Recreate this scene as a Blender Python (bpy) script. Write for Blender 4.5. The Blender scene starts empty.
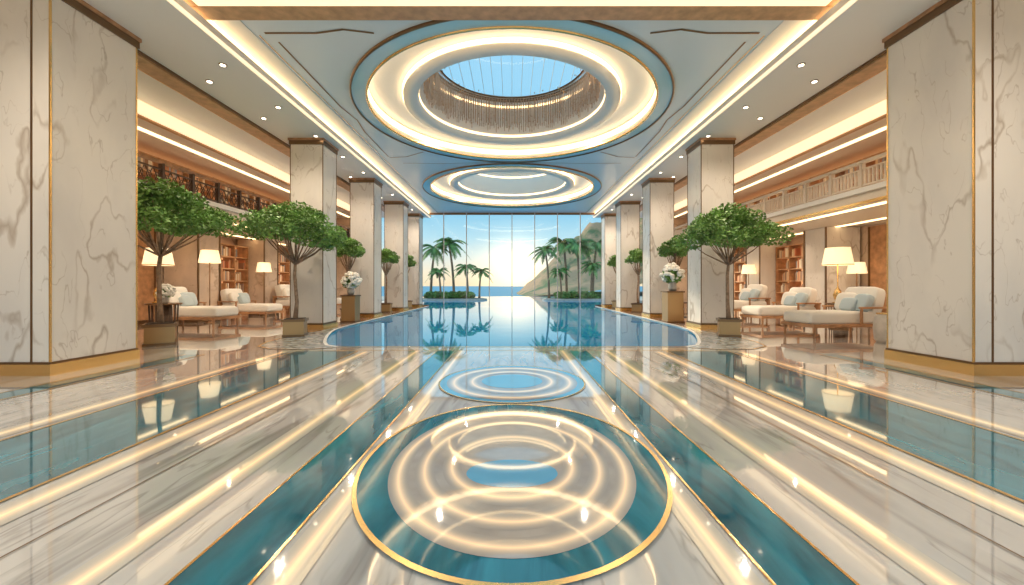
import bpy, math, random
from math import sin, cos, pi, radians
from mathutils import Vector, Matrix, noise
from mathutils.geometry import tessellate_polygon
random.seed(7)
scene = bpy.context.scene
COL = scene.collection

# ------------------------------------------------------------------ materials
def new_mat(name):
    m = bpy.data.materials.new(name); m.use_nodes = True
    nt = m.node_tree; b = nt.nodes['Principled BSDF']
    return m, nt, b
def N(nt, t, **kw):
    n = nt.nodes.new(t)
    for k, v in kw.items():
        if k in n.inputs: n.inputs[k].default_value = v
        else: setattr(n, k, v)
    return n
def pmat(name, col, rough=.5, metal=0, emis=None, es=0, coat=0, noise_amt=0, nscale=8, bump=0, spec=.5, sheen=0):
    m, nt, b = new_mat(name)
    b.inputs['Base Color'].default_value = (*col, 1)
    b.inputs['Roughness'].default_value = rough
    b.inputs['Metallic'].default_value = metal
    b.inputs['Coat Weight'].default_value = coat
    b.inputs['Specular IOR Level'].default_value = spec
    b.inputs['Sheen Weight'].default_value = sheen
    if emis:
        b.inputs['Emission Color'].default_value = (*emis, 1)
        b.inputs['Emission Strength'].default_value = es
    if noise_amt or bump:
        tc = N(nt, 'ShaderNodeTexCoord'); nz = N(nt, 'ShaderNodeTexNoise', Scale=nscale, Detail=6.0)
        nt.links.new(tc.outputs['Object'], nz.inputs['Vector'])
        if noise_amt:
            rp = N(nt, 'ShaderNodeValToRGB')
            rp.color_ramp.elements[0].position = .3; rp.color_ramp.elements[1].position = .7
            rp.color_ramp.elements[0].color = (*[c*(1-noise_amt) for c in col], 1)
            rp.color_ramp.elements[1].color = (*[min(1, c*(1+noise_amt)) for c in col], 1)
            nt.links.new(nz.outputs['Fac'], rp.inputs['Fac']); nt.links.new(rp.outputs['Color'], b.inputs['Base Color'])
        if bump:
            bp = N(nt, 'ShaderNodeBump', Strength=bump, Distance=.02)
            nt.links.new(nz.outputs['Fac'], bp.inputs['Height']); nt.links.new(bp.outputs['Normal'], b.inputs['Normal'])
    return m
def marble(name, base, dark, vein, rough=.12, scale=(1, 1, 1), vs=1.0, vw=.025, coat=0.0, vein_amt=.75, rot=(0, 0, 0), coat_ior=1.5, fade=(.42, .62), warp=.9):
    m, nt, b = new_mat(name); L = nt.links.new
    tc = N(nt, 'ShaderNodeTexCoord'); mp = N(nt, 'ShaderNodeMapping')
    mp.inputs['Scale'].default_value = scale; mp.inputs['Rotation'].default_value = rot
    L(tc.outputs['Object'], mp.inputs['Vector'])
    wn = N(nt, 'ShaderNodeTexNoise', Scale=.9*vs, Detail=5.0); L(mp.outputs[0], wn.inputs['Vector'])
    ad = N(nt, 'ShaderNodeVectorMath', operation='MULTIPLY_ADD')
    ad.inputs[1].default_value = (warp/vs,)*3; L(wn.outputs['Color'], ad.inputs[0]); L(mp.outputs[0], ad.inputs[2])
    def veins(sc, w):
        n = N(nt, 'ShaderNodeTexNoise', Scale=sc, Detail=3.0, Roughness=.5); L(ad.outputs[0], n.inputs['Vector'])
        s = N(nt, 'ShaderNodeMath', operation='SUBTRACT'); s.inputs[1].default_value = .5; L(n.outputs['Fac'], s.inputs[0])
        a = N(nt, 'ShaderNodeMath', operation='ABSOLUTE'); L(s.outputs[0], a.inputs[0])
        r = N(nt, 'ShaderNodeMapRange'); r.inputs['From Min'].default_value = 0; r.inputs['From Max'].default_value = w
        r.inputs['To Min'].default_value = 1; r.inputs['To Max'].default_value = 0; L(a.outputs[0], r.inputs['Value'])
        n3 = N(nt, 'ShaderNodeTexNoise', Scale=sc*1.6, Detail=2.0); L(mp.outputs[0], n3.inputs['Vector'])
        r3 = N(nt, 'ShaderNodeMapRange'); r3.inputs['From Min'].default_value = fade[0]; r3.inputs['From Max'].default_value = fade[1]; L(n3.outputs['Fac'], r3.inputs['Value'])
        k = N(nt, 'ShaderNodeMath', operation='MULTIPLY'); L(r.outputs[0], k.inputs[0]); L(r3.outputs[0], k.inputs[1])
        return k.outputs[0]
    v1 = veins(.7*vs, vw); v2 = veins(1.9*vs, vw*.6)
    cl = N(nt, 'ShaderNodeTexNoise', Scale=.8*vs, Detail=6.0); L(ad.outputs[0], cl.inputs['Vector'])
    rp = N(nt, 'ShaderNodeValToRGB'); rp.color_ramp.elements[0].position = .35; rp.color_ramp.elements[1].position = .6
    rp.color_ramp.elements[0].color = (*dark, 1); rp.color_ramp.elements[1].color = (*base, 1); L(cl.outputs['Fac'], rp.inputs['Fac'])
    def mixc(fac, mul, A, col):
        k = N(nt, 'ShaderNodeMath', operation='MULTIPLY'); k.inputs[1].default_value = mul; L(fac, k.inputs[0])
        mx = N(nt, 'ShaderNodeMix', data_type='RGBA'); L(k.outputs[0], mx.inputs[0]); L(A, mx.inputs[6]); mx.inputs[7].default_value = (*col, 1)
        return mx.outputs[2]
    c = mixc(v1, vein_amt, rp.outputs['Color'], vein); c = mixc(v2, vein_amt*.7, c, vein)
    L(c, b.inputs['Base Color']); b.inputs['Roughness'].default_value = rough; b.inputs['Coat Weight'].default_value = coat
    b.inputs['Coat Roughness'].default_value = .015; b.inputs['Coat IOR'].default_value = coat_ior
    return m
M = {}
M['colmarble'] = marble('column_marble', (.82, .76, .70), (.71, .66, .62), (.42, .33, .26), .2, (1.3, 1.3, .55), 1.0, .014, vein_amt=.75, rot=(.75, .6, 0), fade=(.40, .58))
M['warmmarble'] = marble('beige_marble', (.70, .55, .43), (.58, .45, .36), (.38, .27, .2), .25, vs=1.2)
M['floor'] = marble('floor_marble', (.80, .75, .70), (.60, .57, .55), (.27, .23, .21), .05, (2.0, .26, 1), 1.15, .038, coat=1.0, vein_amt=.7, rot=(0, 0, .10), coat_ior=1.75, fade=(.37, .58))
M['white'] = pmat('white_plaster', (.88, .84, .78), .5)
M['soffit'] = pmat('soffit_plaster', (.84, .81, .77), .38)
M['panel'] = pmat('pale_blue_ceiling', (.70, .80, .86), .25, coat=.3)
M['blueband'] = pmat('blue_lacquer', (.46, .72, .84), .15, coat=.5)
M['gold'] = pmat('brushed_gold', (.90, .60, .25), .25, 1)
M['bronze'] = pmat('dark_bronze', (.22, .13, .07), .3, .8)
M['wood'] = pmat('walnut_wood', (.46, .24, .12), .38, noise_amt=.3, nscale=6)
M['wood2'] = pmat('light_oak', (.58, .34, .18), .4, noise_amt=.2, nscale=6)
M['darkwood'] = pmat('dark_wood', (.14, .08, .05), .35, noise_amt=.3, nscale=6)
M['fabric'] = pmat('cream_linen', (.86, .82, .76), .85, bump=.15, nscale=160, sheen=.3)
M['pillow_b'] = pmat('blue_grey_linen', (.48, .57, .62), .85, bump=.15, nscale=160)
M['cove'] = pmat('warm_cove_led', (1, .9, .7), .5, emis=(1, .70, .36), es=3.4)
M['covering'] = pmat('warm_cove_ring_led', (1, .9, .7), .5, emis=(1, .72, .40), es=4.6)
M['covesoft'] = pmat('soft_cove_diffuser', (1, .9, .75), .5, emis=(1, .74, .44), es=1.05)
M['shade'] = pmat('lamp_shade_linen', (.95, .85, .68), .8, emis=(1, .74, .42), es=.9)
M['downlight'] = pmat('downlight_lens', (1, 1, 1), .5, emis=(1, .85, .62), es=9)
M['shelfback'] = pmat('backlit_shelf_panel', (.8, .5, .25), .5, emis=(1, .55, .24), es=.7)
M['leaf'] = pmat('ficus_leaf', (.17, .32, .07), .5, noise_amt=.55, nscale=3)
M['leaf2'] = pmat('palm_leaf', (.17, .33, .08), .5, noise_amt=.5, nscale=2)
M['bark'] = pmat('tree_bark', (.32, .21, .14), .8, noise_amt=.4, nscale=12, bump=.5)
M['flower'] = pmat('white_petals', (.92, .88, .8), .6)
M['ceramic'] = pmat('stone_ceramic', (.55, .50, .45), .3, noise_amt=.15)
M['planter'] = pmat('bronze_planter', (.42, .27, .13), .3, .7)
M['soil'] = pmat('soil', (.06, .04, .03), .9)
M['rail_l'] = pmat('wrought_iron', (.12, .08, .06), .35, .6)
M['rail_r'] = pmat('cream_balustrade', (.74, .64, .53), .45)
M['crystal'] = pmat('crystal_strand', (.66, .45, .30), .25, .3)
M['deck'] = pmat('pale_stone_deck', (.6, .55, .48), .6, noise_amt=.15)
M['blueinlay_refl'] = pmat('blue_inlay_and_reflection', (.17, .50, .80), .05, coat=1)  # blue tone also paints a skylight reflection into the medallion centres
M['beige'] = pmat('honey_onyx_inlay', (.50, .45, .41), .06, coat=1, noise_amt=.14, nscale=4)

m, nt, b = new_mat('teal_glass_inlay'); L = nt.links.new
tc = N(nt, 'ShaderNodeTexCoord'); mp = N(nt, 'ShaderNodeMapping'); mp.inputs['Scale'].default_value = (3, .6, 1); L(tc.outputs['Object'], mp.inputs[0])
nz = N(nt, 'ShaderNodeTexNoise', Scale=1.6, Detail=7.0, Distortion=1.2); L(mp.outputs[0], nz.inputs[0])
rp = N(nt, 'ShaderNodeValToRGB'); e = rp.color_ramp.elements
e[0].position = .3; e[0].color = (.008, .11, .16, 1); e[1].position = .72; e[1].color = (.04, .32, .42, 1)
L(nz.outputs['Fac'], rp.inputs[0]); L(rp.outputs[0], b.inputs['Base Color'])
b.inputs['Roughness'].default_value = .06; b.inputs['Coat Weight'].default_value = .8; b.inputs['Coat IOR'].default_value = 1.45; M['teal'] = m

def water(name, c0, c1, rs, bump, rough=.02, spec=.5, ior=1.33, em=0):
    m, nt, b = new_mat(name); L = nt.links.new
    tc = N(nt, 'ShaderNodeTexCoord')
    nz = N(nt, 'ShaderNodeTexNoise', Scale=rs, Detail=3.0); L(tc.outputs['Object'], nz.inputs[0])
    bp = N(nt, 'ShaderNodeBump', Strength=bump, Distance=.03); L(nz.outputs['Fac'], bp.inputs['Height']); L(bp.outputs[0], b.inputs['Normal'])
    n2 = N(nt, 'ShaderNodeTexNoise', Scale=rs*.25, Detail=2.0); L(tc.outputs['Object'], n2.inputs[0])
    mx = N(nt, 'ShaderNodeMix', data_type='RGBA'); L(n2.outputs['Fac'], mx.inputs[0]); mx.inputs[6].default_value = (*c0, 1); mx.inputs[7].default_value = (*c1, 1)
    L(mx.outputs[2], b.inputs['Base Color']); b.inputs['Roughness'].default_value = rough; b.inputs['IOR'].default_value = ior
    b.inputs['Specular IOR Level'].default_value = spec
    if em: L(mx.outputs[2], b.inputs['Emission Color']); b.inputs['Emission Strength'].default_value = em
    return m
M['water'] = water('pool_water_added_glow', (.0, .12, .30), (.005, .25, .44), 1.6, .045, rough=.01, ior=1.45, em=.22)  # faint emission added to the water to brighten its blue, no pool lamps
M['sea'] = water('sea_water', (.04, .30, .48), (.06, .38, .52), .4, .3, .35, .25)

m, nt, b = new_mat('pebble_mosaic'); L = nt.links.new
tc = N(nt, 'ShaderNodeTexCoord'); vo = N(nt, 'ShaderNodeTexVoronoi', Scale=11.0); L(tc.outputs['Object'], vo.inputs['Vector'])
hs = N(nt, 'ShaderNodeSeparateColor'); L(vo.outputs['Color'], hs.inputs[0])
rp = N(nt, 'ShaderNodeValToRGB'); rp.color_ramp.elements[0].color = (.16, .21, .24, 1); rp.color_ramp.elements[1].color = (.66, .63, .60, 1)
L(hs.outputs[0], rp.inputs[0]); L(rp.outputs[0], b.inputs['Base Color']); b.inputs['Roughness'].default_value = .2; b.inputs['Coat Weight'].default_value = .2
M['pebble'] = m

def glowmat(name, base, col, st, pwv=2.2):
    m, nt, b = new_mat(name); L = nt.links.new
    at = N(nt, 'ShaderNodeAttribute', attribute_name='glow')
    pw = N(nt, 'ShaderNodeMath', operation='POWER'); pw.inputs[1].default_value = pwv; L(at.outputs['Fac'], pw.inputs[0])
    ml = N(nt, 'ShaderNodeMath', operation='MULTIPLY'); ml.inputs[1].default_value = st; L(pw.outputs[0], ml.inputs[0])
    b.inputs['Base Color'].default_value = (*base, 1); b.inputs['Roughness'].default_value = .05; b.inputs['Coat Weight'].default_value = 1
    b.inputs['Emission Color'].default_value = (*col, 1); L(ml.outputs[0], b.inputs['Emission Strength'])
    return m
M['glow'] = glowmat('floor_line_painted_halo', (.76, .68, .58), (1, .60, .22), .95, 2.4)  # emission gradient across the strip paints a soft halo around the light line
M['glow2'] = glowmat('floor_ring_painted_glow', (.50, .45, .41), (1, .63, .27), .85, 2.2)  # same gradient paints a soft glow into the medallion rings

m, nt, b = new_mat('book_spines'); at = N(nt, 'ShaderNodeAttribute', attribute_name='bcol'); nt.links.new(at.outputs['Color'], b.inputs['Base Color']); b.inputs['Roughness'].default_value = .6
M['books'] = m
m, nt, b = new_mat('rocky_hillside'); L = nt.links.new
tc = N(nt, 'ShaderNodeTexCoord'); nz = N(nt, 'ShaderNodeTexNoise', Scale=.10, Detail=9.0, Roughness=.65); L(tc.outputs['Object'], nz.inputs[0])
rp = N(nt, 'ShaderNodeValToRGB'); e = rp.color_ramp.elements; e[0].position = .40; e[0].color = (.12, .20, .08, 1); e[1].position = .54; e[1].color = (.58, .34, .19, 1)
L(nz.outputs['Fac'], rp.inputs[0]); L(rp.outputs[0], b.inputs['Base Color']); b.inputs['Roughness'].default_value = .9; M['hill'] = m
m = bpy.data.materials.new('window_glass'); m.use_nodes = True; nt = m.node_tree; nt.nodes.clear()
o = N(nt, 'ShaderNodeOutputMaterial'); t = N(nt, 'ShaderNodeBsdfTransparent'); g = N(nt, 'ShaderNodeBsdfGlossy', Roughness=.02); mx = N(nt, 'ShaderNodeMixShader'); mx.inputs[0].default_value = .04
t.inputs[0].default_value = (.93, .98, 1, 1)
nt.links.new(t.outputs[0], mx.inputs[1]); nt.links.new(g.outputs[0], mx.inputs[2]); nt.links.new(mx.outputs[0], o.inputs[0]); M['glass'] = m

# ------------------------------------------------------------------ mesh builder
class MB:
    def __init__(s): s.v = []; s.f = []; s.m = []; s.s = []; s.mats = []; s.glow = {}; s.fc = {}; s.T = None
    def mi(s, k):
        if k not in s.mats: s.mats.append(k)
        return s.mats.index(k)
    def av(s, p, g=None):
        p = Vector(p)
        if s.T is not None: p = s.T @ p
        s.v.append(p)
        if g is not None: s.glow[len(s.v)-1] = g
        return len(s.v)-1
    def af(s, idx, mat, smooth=False, col=None):
        s.f.append(idx); s.m.append(s.mi(mat)); s.s.append(smooth)
        if col: s.fc[len(s.f)-1] = col
    def box(s, x0, x1, y0, y1, z0, z1, mat, col=None):
        if x0 > x1: x0, x1 = x1, x0
        if y0 > y1: y0, y1 = y1, y0
        i = [s.av((x, y, z)) for z in (z0, z1) for y in (y0, y1) for x in (x0, x1)]
        for q in ((0, 2, 3, 1), (4, 5, 7, 6), (0, 1, 5, 4), (2, 6, 7, 3), (0, 4, 6, 2), (1, 3, 7, 5)):
            s.af([i[k] for k in q], mat, False, col)
    def lathe(s, cx, cy, prof, mat, n=32, rx=1, ry=1, smooth=True, cap=True):
        rings = []
        for r, z in prof:
            rings.append([s.av((cx+r*rx*cos(2*pi*k/n), cy+r*ry*sin(2*pi*k/n), z)) for k in range(n)])
        for a, b2 in zip(rings, rings[1:]):
            for k in range(n):
                s.af([a[k], a[(k+1) % n], b2[(k+1) % n], b2[k]], mat, smooth)
        if cap:
            s.af(rings[0][::-1], mat); s.af(rings[-1], mat)
    def cyl(s, cx, cy, z0, z1, r, mat, n=24, r1=None):
        s.lathe(cx, cy, [(r, z0), (r if r1 is None else r1, z1)], mat, n)
    def ring(s, cx, cy, z, a, b2, mat, n=96, glow=False):
        rad = [a, ((a[0]+b2[0])/2, (a[1]+b2[1])/2), b2] if glow else [a, b2]
        gs = [0, 1, 0]
        R = [[s.av((cx+r[0]*cos(2*pi*k/n), cy+r[1]*sin(2*pi*k/n), z), gs[j] if glow else None) for k in range(n)] for j, r in enumerate(rad)]
        for p, q in zip(R, R[1:]):
            for k in range(n): s.af([p[k], q[k], q[(k+1) % n], p[(k+1) % n]], mat)
    def disc(s, cx, cy, z, rx, ry, mat, n=96):
        s.af([s.av((cx+rx*cos(2*pi*k/n), cy+ry*sin(2*pi*k/n), z)) for k in range(n)], mat)
    def ribbon(s, pts, w, z, mat, glow=False):
        P = [Vector(p) for p in pts]; rows = []
        for i, p in enumerate(P):
            d = (P[min(i+1, len(P)-1)]-P[max(i-1, 0)]).normalized(); nn = Vector((-d.y, d.x))
            offs = ((-.5, 0), (0, 1), (.5, 0)) if glow else ((-.5, None), (.5, None))
            rows.append([s.av((p.x+nn.x*w*o, p.y+nn.y*w*o, z), g) for o, g in offs])
        for a, b2 in zip(rows, rows[1:]):
            for k in range(len(a)-1): s.af([a[k+1], a[k], b2[k], b2[k+1]], mat)
    def poly(s, loops, z, mat, depth=0):
        L3 = [[Vector((x, y, 0)) for x, y in l] for l in loops]
        flat = [p for l in L3 for p in l]
        idx = [s.av((p.x, p.y, z)) for p in flat]
        for t in tessellate_polygon(L3):
            a, b2, c = [flat[k] for k in t]
            if (b2-a).cross(c-a).z < 0: t = t[::-1]
            s.af([idx[k] for k in t], mat)
        if depth:
            o = 0
            for l in loops:
                n = len(l); low = [s.av((x, y, z-depth)) for x, y in l]
                for k in range(n): s.af([idx[o+k], idx[o+(k+1) % n], low[(k+1) % n], low[k]], mat)
                o += n
    def tube(s, pts, rad, mat, n=8):
        P = [Vector(p) for p in pts]; rings = []
        for i, p in enumerate(P):
            d = (P[min(i+1, len(P)-1)]-P[max(i-1, 0)]).normalized()
            u = d.orthogonal().normalized() if i == 0 else (rings_u - d*rings_u.dot(d)).normalized()
            rings_u = u; w = d.cross(u)
            r = rad[i] if isinstance(rad, (list, tuple)) else rad
            rings.append([s.av(p+u*r*cos(2*pi*k/n)+w*r*sin(2*pi*k/n)) for k in range(n)])
        for a, b2 in zip(rings, rings[1:]):
            for k in range(n): s.af([a[k], a[(k+1) % n], b2[(k+1) % n], b2[k]], mat, True)
        s.af(rings[0][::-1], mat); s.af(rings[-1], mat)
    def soft(s, c, h, mat, e=.3, R=None, n=28, m2=14):
        c = Vector(c); sg = lambda t, p: math.copysign(abs(t)**p, t)
        rows = []
        for j in range(m2+1):
            ph = -pi/2+pi*j/m2; row = []
            for k in range(n):
                th = 2*pi*k/n
                v = Vector((h[0]*sg(cos(ph), e)*sg(cos(th), e), h[1]*sg(cos(ph), e)*sg(sin(th), e), h[2]*sg(sin(ph), e if e > .5 else .55)))
                if R is not None: v = R @ v
                row.append(s.av(c+v))
            rows.append(row)
        for a, b2 in zip(rows, rows[1:]):
            for k in range(n): s.af([a[k], a[(k+1) % n], b2[(k+1) % n], b2[k]], mat, True)
    def build(s, name, loc=(0, 0, 0), rz=0, bevel=0, scale=1, parent=None):
        me = bpy.data.meshes.new(name); me.from_pydata([tuple(p) for p in s.v], [], s.f)
        for k in s.mats: me.materials.append(M[k])
        me.polygons.foreach_set('material_index', s.m); me.polygons.foreach_set('use_smooth', s.s)
        if s.glow:
            at = me.attributes.new('glow', 'FLOAT', 'POINT')
            for i, g in s.glow.items(): at.data[i].value = g
        if s.fc:
            at = me.attributes.new('bcol', 'FLOAT_COLOR', 'FACE')
            for i, c in s.fc.items(): at.data[i].color = (*c, 1)
        me.update()
        return place(name, me, loc, rz, bevel, scale, parent)
def place(name, me, loc=(0, 0, 0), rz=0, bevel=0, scale=1, parent=None):
    o = bpy.data.objects.new(name, me); COL.objects.link(o); o.location = loc; o.rotation_euler = (0, 0, rz); o.scale = (scale,)*3
    if bevel:
        md = o.modifiers.new('bevel', 'BEVEL'); md.width = bevel; md.segments = 3; md.limit_method = 'ANGLE'
    if parent: o.parent = parent
    return o

ZS, ZC, YW = 5.3, 5.6, 24.0
# ------------------------------------------------------------------ floor + pool
LE = [(-3.45, 7.9), (-3.75, 8.1), (-3.98, 8.5), (-4.2, 9.0), (-4.48, 9.7), (-4.72, 10.4), (-4.9, 11.1), (-5.0, 12.0)]
XE = 5.0
def mir(l): return [(-x, y) for x, y in l]
fl = MB()
fl.poly([[(-11.5, -4), (11.5, -4), (11.5, YW), (XE, YW)] + mir(LE)[::-1] + LE + [(-XE, YW), (-11.5, YW)]], 0, 'floor', .35)
fl.build('floor')
pw = MB()
pw.poly([LE + [(-XE, YW), (-11.2, YW), (-11.2, 47), (11.2, 47), (11.2, YW), (XE, YW)] + mir(LE)[::-1]], -.03, 'water', .3)
pw.build('swimming_pool')
cp = MB()
for L_ in (LE, mir(LE)):
    cp.ribbon(L_ + [(L_[-1][0], YW)], .07, .006, 'soffit')
cp.ribbon([(-3.46, 7.88), (3.46, 7.88)], .05, .007, 'gold')
cp.ribbon([(-3.6, 7.45), (3.6, 7.45)], .03, .005, 'gold')
cp.build('trim_1')
mo = MB()
OL = [(-5.0, 12.0), (-5.15, 11.0), (-5.3, 9.6), (-5.25, 8.6), (-5.05, 7.95), (-4.6, 7.6), (-3.9, 7.55), (-3.48, 7.75)]
for k in (0, 1):
    lp = LE + OL
    mo.poly([mir(lp) if k else lp], .004, 'pebble')
    mo.ribbon(mir(OL) if k else OL, .04, .007, 'gold')
mo.build('pebble_mosaic_inlay')

Y0 = -3.5
st = MB()
for s in (-1, 1):
    st.ribbon([(s*1.215, Y0), (s*1.215, 7.4)], .33, .003, 'teal')
    for x, w in ((1.05, .015), (1.385, .015)): st.ribbon([(s*x, Y0), (s*x, 7.4)], w, .006, 'gold')
    st.ribbon([(s*3.4, Y0), (s*3.4, 7.35)], 1.1, .003, 'teal')
    for x, w in ((2.84, .03), (3.96, .03)): st.ribbon([(s*x, Y0), (s*x, 7.35)], w, .006, 'gold')
    st.ribbon([(s*3.4-.57, 7.36), (s*3.4+.57, 7.36)], .03, .006, 'gold')
    st.ribbon([(s*5.55, Y0), (s*5.55, 7.0)], .3, .003, 'teal')
    for x in (5.38, 5.72): st.ribbon([(s*x, Y0), (s*x, 7.0)], .03, .006, 'gold')
    st.ribbon([(s*2.25, Y0), (s*2.25, 7.4)], .010, .006, 'bronze')
st.build('trim_2')
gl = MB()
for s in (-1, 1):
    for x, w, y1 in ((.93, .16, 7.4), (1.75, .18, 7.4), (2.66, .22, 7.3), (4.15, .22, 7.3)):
        gl.ribbon([(s*x, Y0), (s*x, y1)], w, .004, 'glow', True)  # strip widened so its gradient imitates the spill of light on the floor
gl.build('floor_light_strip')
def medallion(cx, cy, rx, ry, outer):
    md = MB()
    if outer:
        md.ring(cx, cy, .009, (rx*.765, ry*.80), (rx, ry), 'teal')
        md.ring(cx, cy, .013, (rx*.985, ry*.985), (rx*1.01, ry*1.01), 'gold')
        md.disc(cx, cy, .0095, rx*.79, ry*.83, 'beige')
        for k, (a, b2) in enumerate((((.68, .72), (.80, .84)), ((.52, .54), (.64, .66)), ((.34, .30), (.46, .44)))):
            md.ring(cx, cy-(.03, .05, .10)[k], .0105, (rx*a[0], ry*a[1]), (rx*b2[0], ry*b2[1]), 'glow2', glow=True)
        md.disc(cx, cy-.25, .0108, .29, .19, 'blueinlay_refl')  # oval painted in as the reflected skylight
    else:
        md.disc(cx, cy, .007, rx, ry, 'beige'); md.ring(cx, cy, .0085, (rx*.88, ry*.88), (rx, ry), 'blueinlay_refl')
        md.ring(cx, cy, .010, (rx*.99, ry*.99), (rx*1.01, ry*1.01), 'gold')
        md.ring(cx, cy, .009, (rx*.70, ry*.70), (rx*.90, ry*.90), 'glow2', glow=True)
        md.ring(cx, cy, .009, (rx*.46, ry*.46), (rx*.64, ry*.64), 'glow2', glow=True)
        md.disc(cx, cy, .0085, rx*.42, ry*.38, 'blueinlay_refl')
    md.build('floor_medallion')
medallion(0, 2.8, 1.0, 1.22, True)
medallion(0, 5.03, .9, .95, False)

# ------------------------------------------------------------------ ceiling
def circ(cx, cy, r, n=96): return [(cx+r*cos(2*pi*k/n), cy+r*sin(2*pi*k/n)) for k in range(n)]
O1, O2 = (0, 10.25), (0, 18.3)
ce = MB()
XI = 4.85; XP = 5.2; DI = .665; SH = 1.45
ce.poly([[(-XP, -2), (XP, -2), (XP, YW), (-XP, YW)], circ(*O1, 3.5), circ(*O2, 3.65)], ZC, 'panel')
for s in (-1, 1):
    ce.box(s*XI, s*11.5, -2, YW, ZS, ZS+.12, 'soffit')
    ce.box(s*(XI+.15), s*(XI+.3), -2, YW, ZS+.1, ZC+.02, 'white')
    ce.box(s*(XI-.35), s*(XI+.1), -2, YW, ZC-.012, ZC-.002, 'white')
for (c, R) in ((O1, 3.5), (O2, 3.65)):
    cx, cy = c
    ce.lathe(cx, cy, [(R, ZC), (R, ZC+.32)], 'white', 96, cap=False)
    ce.ring(cx, cy, ZC+.32, (R*DI, R*DI), (R, R), 'white')
    ce.lathe(cx, cy, [(R*.77, ZC+.32), (R*.77, ZC+.16), (R*.68, ZC+.14), (R*DI, ZC+.24), (R*DI, ZC+SH)], 'white', 96, cap=False)
    ce.ring(cx, cy, ZC-.02, (R+.01, R+.01), (R+.33, R+.33), 'blueband')
    for r in (R+.0, R+.34):
        ce.lathe(cx, cy, [(r-.02, ZC), (r-.02, ZC-.05), (r+.02, ZC-.05), (r+.02, ZC)], 'gold' if r < R+.1 else 'bronze', 96, cap=False)
ce.build('ceiling')
cv = MB()
for s in (-1, 1):
    cv.box(s*(XI+.10), s*(XI+.14), -2, YW-.1, ZS+.13, ZC-.03, 'cove')
    cv.box(s*XI, s*(XI+.09), -2, YW-.1, ZS-.012, ZS-.001, 'covesoft')
for (c, R) in ((O1, 3.5), (O2, 3.65)):
    cv.lathe(*c, [(R-.015, ZC+.12), (R-.015, ZC+.26)], 'covering', 96, cap=False)
    cv.lathe(*c, [(R*.775, ZC+.20), (R*.775, ZC+.29)], 'covering', 96, cap=False)
    cv.lathe(*c, [(R*DI-.01, ZC+.28), (R*DI-.01, ZC+.34)], 'cove', 96, cap=False)
    cv.lathe(*c, [(R*DI-.01, ZC+SH-.26), (R*DI-.01, ZC+SH-.20)], 'cove', 96, cap=False)  # emissive ring added at the drum top to light the rods
cv.build('cove_light')
bm = MB()
bm.box(-5.0, 5.0, 5.3, 6.15, 5.5, 5.62, 'wood2'); bm.box(-5.0, 5.0, 6.15, 6.45, 5.49, 5.62, 'wood2')
bm.box(-4.8, 4.8, 5.9, 6.12, 5.485, 5.5, 'covesoft'); bm.box(-4.8, 4.8, 6.45, 6.5, 5.52, 5.6, 'wood')
bm.build('ceiling_beam')
tr = MB()
for s in (-1, 1):
    tr.ribbon([(s*4.2, 7.2), (s*4.2, 9.8), (s*4.1, 10.6), (s*4.2, 11.4), (s*4.2, 13.6)], .035, ZC-.006, 'bronze')
    tr.ribbon([(s*2.4, 6.95), (s*2.9, 6.85), (s*3.4, 6.95), (s*4.3, 6.95)], .05, ZC-.006, 'bronze')
    tr.ribbon([(s*.2, 14.25), (s*1.6, 14.28), (s*2.6, 14.35), (s*3.9, 14.3)], .04, ZC-.006, 'bronze')
    tr.ribbon([(s*2.9, 13.1), (s*3.6, 13.6), (s*4.2, 13.7)], .05, ZC-.006, 'bronze')
    tr.ribbon([(s*4.42, 7.0), (s*4.42, YW-.3)], .02, ZC-.014, 'gold')
    tr.box(s*6.55, s*6.95, 6.9, YW-.1, ZS-.06, ZS-.001, 'wood2')
    tr.box(s*6.48, s*6.53, 6.9, YW-.1, ZS-.03, ZS-.001, 'bronze')
    tr.box(s*6.97, s*7.02, 6.9, YW-.1, ZS-.03, ZS-.001, 'gold')
tr.build('trim_3')
dl = MB()
for s in (-1, 1):
    for i in range(9):
        for x in (5.35, 6.05):
            y = 7.4+1.75*i+(.6 if x > 6 else 0)
            dl.cyl(s*x, y, ZS-.015, ZS-.001, .065, 'bronze', 20); dl.cyl(s*x, y, ZS-.02, ZS-.014, .045, 'downlight', 16)
dl.build('recessed_downlight')

for (c, R) in ((O1, 3.5*DI), (O2, 3.65*DI)):
    sk = MB(); z = ZC+SH; R -= .01
    sk.disc(*c, z, R, R, 'glass')
    for k in range(-8, 9):
        h = math.sqrt(max(0, R*R-(k*.28)**2))
        sk.box(c[0]+k*.28-.005, c[0]+k*.28+.005, c[1]-h, c[1]+h, z, z+.02, 'soffit')
    sk.lathe(*c, [(R-.06, z-.05), (R+.05, z-.05), (R+.05, z+.08), (R-.06, z+.08)], 'white', 64, cap=False)
    sk.build('skylight')
ch = MB()
ZT = ZC+SH-.12
for rr, n, zt in ((2.2, 210, 0), (2.08, 180, .03), (1.94, 140, .06)):
    for k in range(n):
        a = 2*pi*k/n; x, y = O1[0]+rr*cos(a), O1[1]+rr*sin(a)
        zb = 5.96+random.random()*.2+zt*2
        ch.lathe(x, y, [(.009, zb), (.009, ZT)], 'crystal', 4, cap=False)
        for j in range(2):
            zz = zb+random.random()*.8
            ch.lathe(x, y, [(.002, zz), (.02, zz+.03), (.002, zz+.06)], 'crystal', 4, cap=False, smooth=False)
for rr in (2.2, 2.08, 1.94):
    ch.lathe(*O1, [(rr-.02, ZT-.02), (rr+.02, ZT-.02), (rr+.02, ZT+.02), (rr-.02, ZT+.02)], 'bronze', 64, cap=False)
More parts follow.
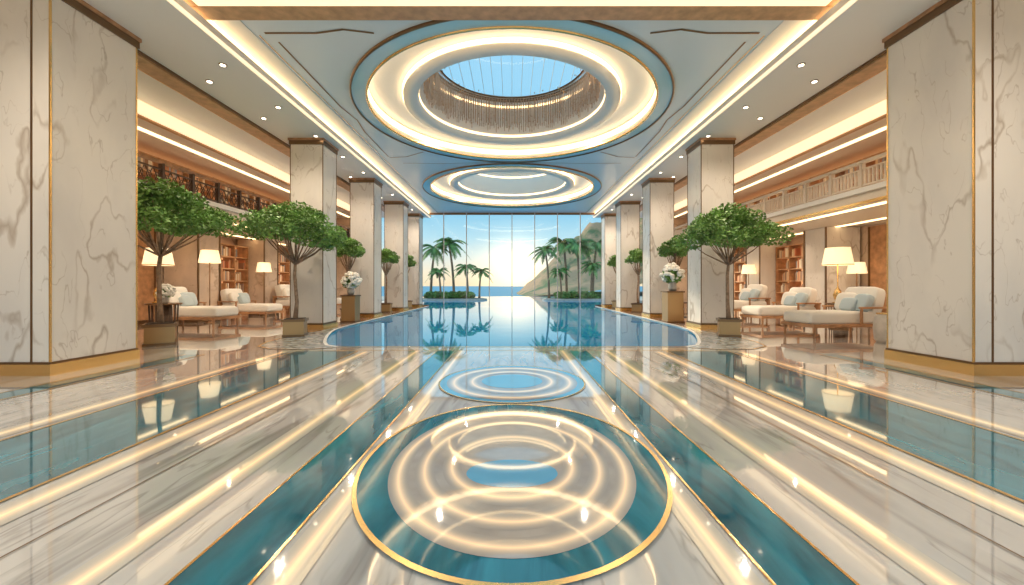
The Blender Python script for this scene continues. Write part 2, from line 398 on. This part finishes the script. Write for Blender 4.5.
for k in range(4):
    a = pi/4+k*pi/2
    ch.tube([(O1[0]+1.9*cos(a), O1[1]+1.9*sin(a), ZT), (O1[0]+2.3*cos(a), O1[1]+2.3*sin(a), ZT)], .015, 'gold', 6)
ch.build('crystal_chandelier')

# ------------------------------------------------------------------ columns
def column(x0, x1, y0, y1, s, near=False):
    c = MB(); a, b2 = s*x0, s*x1
    if a > b2: a, b2 = b2, a
    c.box(a, b2, y0, y1, .0, ZS, 'colmarble')
    e = .03
    bh = .15 if near else .12
    c.box(a-e, b2+e, y0-e, y1+e, 0, bh, 'gold'); c.box(a-e*.6, b2+e*.6, y0-e*.6, y1+e*.6, bh, bh+(.03 if near else .05), 'bronze')
    c.box(a-e, b2+e, y0-e, y1+e, ZS-.17, ZS-.001, 'bronze'); c.box(a-e*1.6, b2+e*1.6, y0-e*1.6, y1+e*1.6, ZS-.06, ZS-.001, 'wood')
    for x in (a, b2):
        for y in (y0, y1):
            c.box(x-.01, x+.01, y-.01, y+.01, bh+.03, ZS-.17, 'gold' if near else 'bronze')
    if near:
        for t in (.25,):
            xx = (b2-t) if s < 0 else (a+t)
            c.box(xx-.012, xx+.012, y0-.008, y0, bh+.03, ZS-.17, 'bronze')
    c.build('column')
for s in (-1, 1):
    column(6.2, 7.55, 5.37, 6.6, s, True)
    for y in (11.1, 15.2, 19.3, 22.6): column(5.25, 6.15, y, y+.85, s)

# ------------------------------------------------------------------ side walls, mezzanine
for s, nm in ((-1, 'left'), (1, 'right')):
    w = MB()
    w.box(s*11.5, s*11.7, -2, YW, 0, ZS, 'warmmarble')
    for i, y in enumerate([7.4+1.35*k for k in range(12)]):
        w.box(s*11.44, s*11.5, y, y+.06, 0, 3.1, 'bronze')
        if i % 2: w.box(s*11.46, s*11.5, y+.06, y+1.35, 0, 3.1, 'wood')
    w.box(s*11.42, s*11.5, -2, YW, 0, .14, 'bronze')
    w.build('wall_'+nm)
    for y in (13.1, 16.6, 20.6):
        p = MB(); p.box(s*10.3, s*11.4, y, y+1.0, 0, 3.14, 'colmarble' if s > 0 else 'warmmarble')
        p.box(s*10.27, s*11.4, y-.03, y+1.03, 0, .12, 'bronze'); p.box(s*10.28, s*10.3, y-.02, y+.05, .12, 3.14, 'bronze')
        p.box(s*10.28, s*10.3, y+.95, y+1.02, .12, 3.14, 'bronze')
        p.build('pilaster')
    mz = MB()
    mz.box(s*8.3, s*11.48, -2, YW-.1, 3.15, 3.5, 'rail_r'); mz.box(s*8.22, s*8.3, -2, YW-.1, 3.4, 3.52, 'soffit')
    mz.box(s*8.26, s*8.3, -2, YW-.1, 3.13, 3.2, 'gold')
    mz.build('mezzanine_balcony')
    ms = MB()
    ms.box(s*8.6, s*8.75, 4, YW-.2, 3.13, 3.149, 'cove'); ms.box(s*10.6, s*10.75, 4, YW-.2, 3.13, 3.149, 'cove')
    ms.box(s*8.15, s*8.2, 6, YW-.1, 4.98, ZS-.03, 'covesoft'); ms.box(s*8.2, s*8.3, 6, YW-.1, 4.94, ZS-.001, 'wood2')
    ms.box(s*9.6, s*9.75, 6, YW-.2, ZS-.02, ZS-.001, 'cove')
    ms.build('cove_light')
    r = MB(); mt = 'rail_l' if s < 0 else 'rail_r'
    r.box(s*8.27, s*8.37, 5, YW-.15, 4.1, 4.17, 'rail_r' if s > 0 else 'wood'); r.box(s*8.29, s*8.35, 5, YW-.15, 3.56, 3.6, mt)
    r.box(s*8.29, s*8.35, 5, YW-.15, 3.95, 3.98, mt)
    y = 5.0
    while y < YW-.6:
        r.box(s*8.27, s*8.37, y-.035, y+.035, 3.53, 4.12, mt)
        X = s*8.32
        for j in range(4):
            ya = y+.05+j*.21; yb = ya+.19
            if s < 0:
                r.tube([(X, ya, 3.6), (X, yb, 3.95)], .011, mt, 5); r.tube([(X, yb, 3.6), (X, ya, 3.95)], .011, mt, 5)
                r.tube([(X, (ya+yb)/2+.06*cos(t*pi/4), 3.775+.09*sin(t*pi/4)) for t in range(9)], .01, mt, 5)
            else:
                r.box(X-.02, X+.02, ya+.02, ya+.06, 3.6, 3.95, mt); r.box(X-.02, X+.02, ya+.12, ya+.16, 3.6, 3.95, mt)
        y += .9
    r.build('balcony_railing')

def books(mb, x0, x1, y0, y1, z, h, s):
    y = y0
    pal = [(.5, .25, .13), (.66, .42, .24), (.3, .16, .1), (.78, .64, .46), (.42, .3, .24), (.3, .3, .32), (.55, .2, .1), (.85, .76, .62)]
    while y < y1-.05:
        if random.random() < .12: y += random.uniform(.08, .3); continue
        t = random.uniform(.03, .08); hh = h*random.uniform(.6, .92)
        mb.box(x0, x1, y, min(y+t, y1), z, z+hh, 'books', random.choice(pal)); y += t+.003
def shelf(name, xf, xb, y0, y1, z0, z1, rows, bay):
    k = MB(); s = 1 if xf > 0 else -1
    k.box(s*(abs(xb)-.04), s*abs(xb), y0, y1, z0, z1, 'shelfback')
    dz = (z1-z0)/rows
    for i in range(rows+1):
        z = z0+i*dz; k.box(xf, xb, y0, y1, max(z0, z-.02), min(z1, z+.02), 'wood2')
    nb = max(1, round((y1-y0)/bay))
    for i in range(nb+1):
        y = y0+(y1-y0)*i/nb; k.box(s*(abs(xf)-.01), xb, y-.025, y+.025, z0, z1, 'wood')
    for i in range(rows):
        for j in range(nb):
            ya = y0+(y1-y0)*j/nb+.04; yb = y0+(y1-y0)*(j+1)/nb-.04
            books(k, s*(abs(xf)+.05), s*(abs(xb)-.06), ya, yb-random.random()*.3, z0+i*dz+.02, dz-.05, s)
    k.build(name)
for s in (-1, 1):
    shelf('bookcase', s*10.9, s*11.4, 14.2, 16.5, 0, 2.8, 6, .8)
    shelf('bookcase', s*10.9, s*11.4, 17.7, 20.5, 0, 2.8, 6, .9)
    shelf('bookcase', s*10.9, s*11.4, 21.7, 23.6, 0, 2.8, 6, .9)
    shelf('bookcase', s*10.4, s*10.9, 7.5, 23.6, 3.51, 4.98, 3, 1.1)

# ------------------------------------------------------------------ window wall
wn = MB()
XW = 8.2
n = 12
for i in range(n+1):
    x = -XW+2*XW*i/n
    zb = -.05 if abs(x) < 4.9 else 0
    wn.box(x-.022, x+.022, YW+.0, YW+.09, zb, ZC, 'soffit')
    wn.box(x-.008, x+.008, YW-.01, YW, zb, ZC, 'bronze')
wn.box(-XW, XW, YW+.01, YW+.08, ZC-.12, ZC, 'bronze')
for s in (-1, 1): wn.box(s*XE, s*XW, YW, YW+.09, 0, .06, 'bronze')
for i in range(n):
    a = -XW+2*XW*i/n; b2 = a+2*XW/n
    wn.af([wn.av((a, YW+.04, 0)), wn.av((b2, YW+.04, 0)), wn.av((b2, YW+.04, ZC)), wn.av((a, YW+.04, ZC))], 'glass')
wn.build('window_1')
bw = MB()
for s in (-1, 1): bw.box(s*XW, s*11.7, YW, YW+.2, 0, ZC+.3, 'warmmarble')
bw.box(-11.7, 11.7, YW+.0, YW+.2, ZC, ZC+.5, 'white')
bw.build('wall_back')

# ------------------------------------------------------------------ foliage
def leaves(mb, c, h, n, size, mat, droop=0):
    for i in range(n):
        while True:
            p = Vector((random.uniform(-1, 1), random.uniform(-1, 1), random.uniform(-1, 1)))
            if .25 < p.length < 1: break
        p = Vector(c)+Vector((p.x*h[0], p.y*h[1], p.z*h[2]))
        u = Vector((random.gauss(0, 1), random.gauss(0, 1), random.gauss(0, .6))).normalized()
        w = u.cross(Vector((random.gauss(0, 1), random.gauss(0, 1), random.gauss(0, 1)))).normalized()
        l = size*random.uniform(.7, 1.3); wd = l*.32
        mb.af([mb.av(p-u*l*.5), mb.av(p+w*wd), mb.av(p+u*l*.5), mb.av(p-w*wd)], mat)
def tree_mesh(seed, H=2.75, R=1.2, nleaf=10000):
    random.seed(seed); t = MB()
    t.box(-.22, .22, -.22, .22, 0, .40, 'planter'); t.box(-.25, .25, -.25, .25, .35, .41, 'bronze'); t.box(-.20, .20, -.20, .20, .40, .42, 'soil'); t.box(-.24, .24, -.24, .24, 0, .05, 'bronze')
    z0 = .40
    fork = z0+(H-z0)*.60
    t.tube([(0, 0, z0), (.03, .02, z0+.4), (-.02, .03, fork-.3), (0, 0, fork)], [.055, .042, .036, .034], 'bark', 10)
    cl = []
    for k in range(14):
        a = 2*pi*k/14+random.uniform(-.25, .25); rr = R*random.uniform(.45, .82); z = H+random.uniform(-.26, .10)*R
        cl.append((rr*cos(a), rr*sin(a), z-.08))
    for k in range(5):
        a = 2*pi*k/5+.4; cl.append((R*.34*cos(a), R*.34*sin(a), H+random.uniform(.10, .24)*R))
    cl.append((0, 0, H+.28*R)); cl.append((0, 0, H))
    for c in cl:
        m_ = Vector((c[0]*.55, c[1]*.55, fork*.45+c[2]*.55-.08))
        t.tube([(0, 0, fork-.05), tuple(m_), c], [.022, .013, .005], 'bark', 6)
        q = random.uniform(.9, 1.2)
        leaves(t, c, (R*.34*q, R*.34*q, R*.19*q), nleaf//len(cl), .078, 'leaf')
    o = t.build('potted_tree', (0, 0, -50)); me = o.data; bpy.data.objects.remove(o); return me
TM = [tree_mesh(3, 2.66, 1.16), tree_mesh(5, 2.64, 1.16)]
TS = tree_mesh(9, 2.6, .66, 5000)
place('potted_tree', TM[0], (-5.2, 9.6, 0.008), .3); place('potted_tree', TM[1], (5.2, 9.6, 0.008), 1.2)
place('potted_tree', TM[1], (-7.2, 8.2, 0), 2.2, scale=1.07)
for s in (-1, 1):
    place('potted_tree', TS, (s*5.85, 14.3, 0), s)
    place('potted_tree', TS, (s*5.8, 18.4, 0), s*2+.5)
    place('potted_tree', TS, (s*5.75, 21.7, 0), s*2+1.5)

def palm_mesh(seed, H=4.8, FL=2.0):
    random.seed(seed); t = MB(); bx = random.uniform(-.5, .5)
    pts = [(bx*(k/8)**2, 0, H*k/8) for k in range(9)]
    t.tube(pts, [.17]+[.12-.004*k for k in range(8)], 'bark', 10)
    top = Vector(pts[-1])
    for k in range(22):
        a = 2*pi*k/22*2.6+random.uniform(-.2, .2); el = random.uniform(-.1, 1.1); L_ = FL*random.uniform(.8, 1.1)
        d = Vector((cos(a), sin(a), 0)); side = Vector((-sin(a), cos(a), 0)); ps = []
        for j in range(11):
            u = j/10; ps.append(top+d*L_*u*cos(el*.7)+Vector((0, 0, L_*(sin(el)*u-1.0*u*u*(.55+.3*cos(el))))))
        t.tube([tuple(p) for p in ps], [.018]*6+[.01]*5, 'leaf2', 4)
        for j in range(1, 36):
            u = j/36*10; i = min(int(u), 9); p = ps[i].lerp(ps[i+1], u-i); tan = (ps[i+1]-ps[i]).normalized()
            ll = .5*sin(pi*(.15+.8*j/36))*FL/2
            for sg in (-1, 1):
                q = p+side*sg*ll*.8+tan*ll*.5+Vector((0, 0, -.35*ll))
                t.af([t.av(p-tan*.04), t.av(p+tan*.045), t.av(q)], 'leaf2')
    o = t.build('palm_tree', (0, 0, -50)); me = o.data; bpy.data.objects.remove(o); return me
PM = [palm_mesh(1, 4.6, 1.8), palm_mesh(2, 5.0, 1.9), palm_mesh(3, 3.2, 1.5)]
def island(cx, cy, rx, ry):
    b = MB(); b.lathe(cx, cy, [(1, -.2), (1, .08), (.93, .12)], 'deck', 48, rx, ry, smooth=False)
    b.disc(cx, cy, .125, rx*.92, ry*.92, 'soil')
    for k in range(26):
        a = random.uniform(0, 2*pi); q = random.random()**.5*.78
        leaves(b, (cx+rx*q*cos(a), cy+ry*q*sin(a), .35), (.5, .45, .36), 140, .26, 'leaf2')
    b.build('planted_island')
island(-5.4, 35.5, 3.2, 1.8); island(5.6, 35.5, 2.9, 1.8)
for x, y, i, sc in ((-7.3, 36.0, 0, .98), (-5.2, 35.8, 1, .98), (-3.9, 35.4, 2, .85), (-6.2, 34.8, 2, .75), (-2.9, 35.5, 2, .75),
                    (3.3, 35.6, 1, .85), (4.9, 35.8, 1, 1.0), (5.9, 35.0, 0, 1.05), (7.3, 36.2, 0, 1.08), (6.9, 34.9, 2, .9), (4.3, 34.8, 2, .75)):
    place('palm_tree', PM[i], (x, y, .1), x*3, scale=sc)

dk = MB()
for s in (-1, 1): dk.box(s*11.21, s*20, YW+.2, 47, -.3, .0, 'deck')
dk.box(-20, 20, 47, 47.2, -1.5, -.04, 'deck'); dk.build('pool_deck')
se = MB(); se.af([se.av(p) for p in ((-3000, 47.3, -1.6), (3000, 47.3, -1.6), (3000, 6000, -1.6), (-3000, 6000, -1.6))], 'sea'); se.build('sea')
hl = MB(); NX, NY = 90, 40
idx = []
for j in range(NY+1):
    row = []
    for i in range(NX+1):
        x = -2+i*1.6; y = 105+j*2.6
        rg = math.exp(-((y-155)/34)**2)
        h = max(0, (x-2))**.93*1.02*rg
        h *= 1+.35*noise.fractal(Vector((x*.05, y*.05, 2)), 1, 2, 5)
        h += 1.6*noise.fractal(Vector((x*.2, y*.2, 5)), 1, 2, 4)*min(1, h*.15)
        row.append(hl.av((x, y, min(h, 60)-1.9)))
    idx.append(row)
for j in range(NY):
    for i in range(NX): hl.af([idx[j][i], idx[j][i+1], idx[j+1][i+1], idx[j+1][i]], 'hill', True)
hl.build('hill')

# ------------------------------------------------------------------ furniture
def chaise_mesh(L_=1.75, W=.85):
    c = MB(); h = L_/2
    c.box(-h, h, -W/2, W/2, .22, .29, 'wood')
    for x in (-h+.06, h-.06):
        for y in (-W/2+.05, W/2-.05):
            c.lathe(x, y, [(.02, 0), (.033, .23)], 'wood', 12)
    c.box(-h, -h+.05, -W/2, W/2, .28, .60, 'wood')
    for sg in (-1, 1):
        yy = sg*(W/2+.0)
        c.box(-h-.02, -h+.70, yy-.03, yy+.03, .60, .64, 'wood')
        c.box(-h+.64, -h+.68, yy-.02, yy+.02, .28, .61, 'wood')
        c.box(-h, -h+.04, yy-.02, yy+.02, .28, .61, 'wood')
    c.soft((.02, 0, .41), (h, W/2-.04, .135), 'fabric', .16)
    Rb = Matrix.Rotation(radians(-14), 3, 'Y')
    c.soft((-h+.16, 0, .75), (.12, W/2-.05, .30), 'fabric', .22, Rb)
    def pil(x, y, z, r, mat, ry, rz): c.soft((x, y, z), (.085, r, r), mat, .45, Matrix.Rotation(rz, 3, 'Z') @ Matrix.Rotation(ry, 3, 'Y'))
    pil(-h+.37, -.17, .72, .21, 'fabric', -.35, .15); pil(-h+.39, .2, .71, .20, 'pillow_b', -.4, -.2); pil(-h+.52, .02, .67, .15, 'pillow_b', -.5, .1)
    o = c.build('chaise', (0, 0, -50)); me = o.data; bpy.data.objects.remove(o); return me
CH = chaise_mesh(); CS = chaise_mesh(1.35, .8)
for me, x, y, rz, sc in ((CH, -9.2, 11.7, -.12, 1.12), (CH, -9.3, 14.3, -.12, 1.05), (CS, -9.3, 17.4, -.1, 1.2), (CS, -9.3, 20.2, -.1, 1.1),
                         (CH, 7.75, 9.65, pi+.12, 1.12), (CH, 8.2, 12.3, pi+.14, 1.10), (CS, 8.75, 15.3, pi+.1, 1.2), (CS, 9.2, 18.4, pi+.1, 1.1)):
    place('chaise_longue', me, (x, y, 0), rz, bevel=.006, scale=sc)
def sidetable(x, y, r=.33, h=.72, mats=('bronze', 'darkwood')):
    t = MB(); t.cyl(0, 0, h-.04, h, r, mats[0], 40); t.cyl(0, 0, 0, .03, r*.8, mats[0], 40)
    for k in range(14):
        a = 2*pi*k/14; t.tube([(r*.72*cos(a), r*.72*sin(a), .02), (r*.78*cos(a), r*.78*sin(a), h-.03)], .014, mats[1], 6)
    t.lathe(0, 0, [(r*.5, .03), (r*.45, h-.04)], mats[1], 24); t.build('side_table', (x, y, 0))
def lamp(x, y, z, H, r=.26):
    l = MB(); hs = r*1.35
    l.lathe(0, 0, [(.12, 0), (.13, .02), (.05, .05), (.075, .12), (.11, .22), (.08, .34), (.03, .42), (.015, .46), (.015, H-hs*.3)], 'gold', 28)
    l.lathe(0, 0, [(r, H-hs), (r*.78, H)], 'shade', 40, cap=False); l.lathe(0, 0, [(r*1.005, H-hs), (r*1.005, H-hs+.02)], 'gold', 40, cap=False)
    l.tube([(-r*.76, 0, H-.04), (r*.76, 0, H-.04)], .006, 'gold', 6); l.lathe(0, 0, [(.01, H-hs*.6), (.04, H-hs*.45), (.01, H-hs*.3)], 'shade', 12)
    l.build('table_lamp', (x, y, z))
def flamp(x, y, H, r=.25):
    l = MB(); hs = r*1.35
    l.lathe(0, 0, [(.16, 0), (.16, .03), (.03, .05), (.016, .1), (.016, H-hs*.3)], 'bronze', 24)
    l.lathe(0, 0, [(r, H-hs), (r*.78, H)], 'shade', 40, cap=False); l.lathe(0, 0, [(.01, H-hs*.6), (.04, H-hs*.45), (.01, H-hs*.3)], 'shade', 12)
    l.tube([(-r*.76, 0, H-.04), (r*.76, 0, H-.04)], .006, 'gold', 6); l.build('floor_lamp', (x, y, 0))
sidetable(-8.62, 9.9, .36, .78); lamp(-8.75, 9.9, .78, 1.35, .31)
flamp(-9.75, 12.9, 2.35, .30); flamp(-10.05, 16.2, 2.15, .28); flamp(-10.0, 19.0, 2.1, .26)
sidetable(9.2, 11.2, .34, .72); lamp(9.12, 11.2, .72, 1.55, .36)
flamp(10.95, 12.7, 1.95, .26); flamp(10.0, 16.9, 2.1, .28); flamp(10.1, 19.8, 2.1, .26)
for x, y in ((8.0, 8.5), (6.7, 13.0), (-6.8, 13.4)):
    t = MB(); t.lathe(0, 0, [(.19, 0), (.23, .06), (.25, .3), (.23, .54), (.19, .6)], 'ceramic', 32); t.lathe(0, 0, [(.20, .6), (.20, .63)], 'gold', 32)
    t.build('drum_stool', (x, y, 0))
for x, y in ((-7.5, 15.9), (7.2, 16.4), (-7.5, 19.0), (7.5, 19.8)):
    t = MB(); t.box(-.35, .35, -.35, .35, .5, .55, 'darkwood')
    for a in (-.31, .31):
        for b2 in (-.31, .31): t.box(a-.025, a+.025, b2-.025, b2+.025, 0, .5, 'darkwood')
    for k in range(-4, 5): t.box(k*.07-.01, k*.07+.01, -.33, -.3, .06, .5, 'wood')
    t.box(-.33, .33, -.33, .33, .06, .09, 'darkwood'); t.build('occasional_table', (x, y, 0))
def flowers(x, y, z, sc, pedestal=0):
    f = MB()
    if pedestal:
        f.box(-.22, .22, -.22, .22, 0, pedestal, 'planter'); f.box(-.25, .25, -.25, .25, pedestal-.04, pedestal, 'bronze'); f.box(-.25, .25, -.25, .25, 0, .05, 'bronze')
    f.lathe(0, 0, [(.08, pedestal), (.13, pedestal+.1), (.10, pedestal+.22), (.12, pedestal+.28)], 'ceramic', 24)
    zc = pedestal+.5
    leaves(f, (0, 0, zc-.08), (.26, .26, .2), 350, .13, 'leaf')
    for k in range(90):
        while True:
            p = Vector([random.uniform(-1, 1) for _ in range(3)])
            if .75 < p.length < 1: break
        c = (p.x*.30, p.y*.30, zc+p.z*.27); r = random.uniform(.045, .07)
        for q in range(3):
            f.soft((c[0]+random.uniform(-.02, .02), c[1]+random.uniform(-.02, .02), c[2]), (r, r, r*.7), 'flower', 1.0, Matrix.Rotation(random.random()*2, 3, 'X'), 7, 4)
    f.build('flower_arrangement', (x, y, z), scale=sc)
flowers(5.3, 13.2, 0, 1.15, .9); flowers(-5.4, 13.4, 0, 1.0, .9); flowers(-8.45, 9.75, .78, .6)
flowers(-6.6, 17.2, 0, .9, .8); flowers(6.5, 17.2, 0, .9, .8)

# ------------------------------------------------------------------ lights
w = bpy.data.worlds.new('world'); scene.world = w; w.use_nodes = True; nt = w.node_tree; L = nt.links.new
bg = nt.nodes['Background']; tc = N(nt, 'ShaderNodeTexCoord'); sp = N(nt, 'ShaderNodeSeparateXYZ'); L(tc.outputs['Generated'], sp.inputs[0])
rp = N(nt, 'ShaderNodeValToRGB'); e = rp.color_ramp.elements
e[0].position = 0; e[0].color = (1.0, .78, .50, 1); e[1].position = 1; e[1].color = (.36, .66, .90, 1)
for p, c in ((.03, (1.0, .84, .60, 1)), (.07, (.80, .84, .76, 1)), (.12, (.48, .74, .84, 1)), (.19, (.24, .58, .80, 1)), (.45, (.34, .66, .88, 1))):
    x = e.new(p); x.color = c
L(sp.outputs['Z'], rp.inputs[0])
dt = N(nt, 'ShaderNodeVectorMath', operation='DOT_PRODUCT'); L(tc.outputs['Generated'], dt.inputs[0]); dt.inputs[1].default_value = Vector((.01, 1, .035)).normalized()
cl = N(nt, 'ShaderNodeMath', operation='MAXIMUM'); cl.inputs[1].default_value = 0; L(dt.outputs['Value'], cl.inputs[0])
pwn = N(nt, 'ShaderNodeMath', operation='POWER'); pwn.inputs[1].default_value = 420; L(cl.outputs[0], pwn.inputs[0])
mx = N(nt, 'ShaderNodeMix', data_type='RGBA', blend_type='ADD'); mx.inputs[0].default_value = 1
sc_ = N(nt, 'ShaderNodeVectorMath', operation='SCALE'); sc_.inputs[0].default_value = (1.2, .85, .42); L(pwn.outputs[0], sc_.inputs['Scale'])
L(rp.outputs[0], mx.inputs[6]); L(sc_.outputs[0], mx.inputs[7]); L(mx.outputs[2], bg.inputs['Color']); bg.inputs['Strength'].default_value = 1.12

sl = bpy.data.lights.new('sun', 'SUN'); sl.energy = 3.4; sl.angle = radians(2); sl.color = (1, .82, .58)
so = bpy.data.objects.new('sun', sl); COL.objects.link(so); so.rotation_euler = (radians(-74), 0, radians(38)); so.location = (-40, 60, 20)
def spot(x, y, z, e_, ang=120, col=(1, .84, .65), r=.04):  # soffit downlights, also used for added fill spots
    l = bpy.data.lights.new('downlight_fill_spot', 'SPOT'); l.energy = e_; l.spot_size = radians(ang); l.spot_blend = .8; l.shadow_soft_size = r; l.color = col
    o = bpy.data.objects.new('downlight_fill_spot', l); COL.objects.link(o); o.location = (x, y, z)
for s in (-1, 1):
    for y in (1.0, 3.4, 9.2, 13.3, 17.3, 21): spot(s*5.35, y, ZS-.04, 270, 155)
    for y in (8.5, 11.5, 14.8, 18.5, 22): spot(s*9.7, y, 3.1, 100, 150, (1, .77, .54))
    for y in (9, 13, 17, 21): spot(s*9.2, y, 5.2, 75, 150, (1, .77, .54))
    for c, R in ((O1, 3.05), (O2, 3.2)):
        for a in (.75, -.75): spot(c[0]+s*R*cos(a), c[1]+R*sin(a), 5.86, 150, 155)  # unseen spots added in the oval recesses to fill the hall

cam = bpy.data.cameras.new('camera'); co = bpy.data.objects.new('camera', cam); COL.objects.link(co)
co.location = (0, 0, 1.2); co.rotation_euler = (radians(90), 0, 0); cam.sensor_width = 36; cam.lens = 14.06; cam.shift_y = -.0063; cam.clip_end = 8000; cam.clip_start = .05
scene.camera = co
scene.view_settings.view_transform = 'Standard'
scene.view_settings.exposure = 0
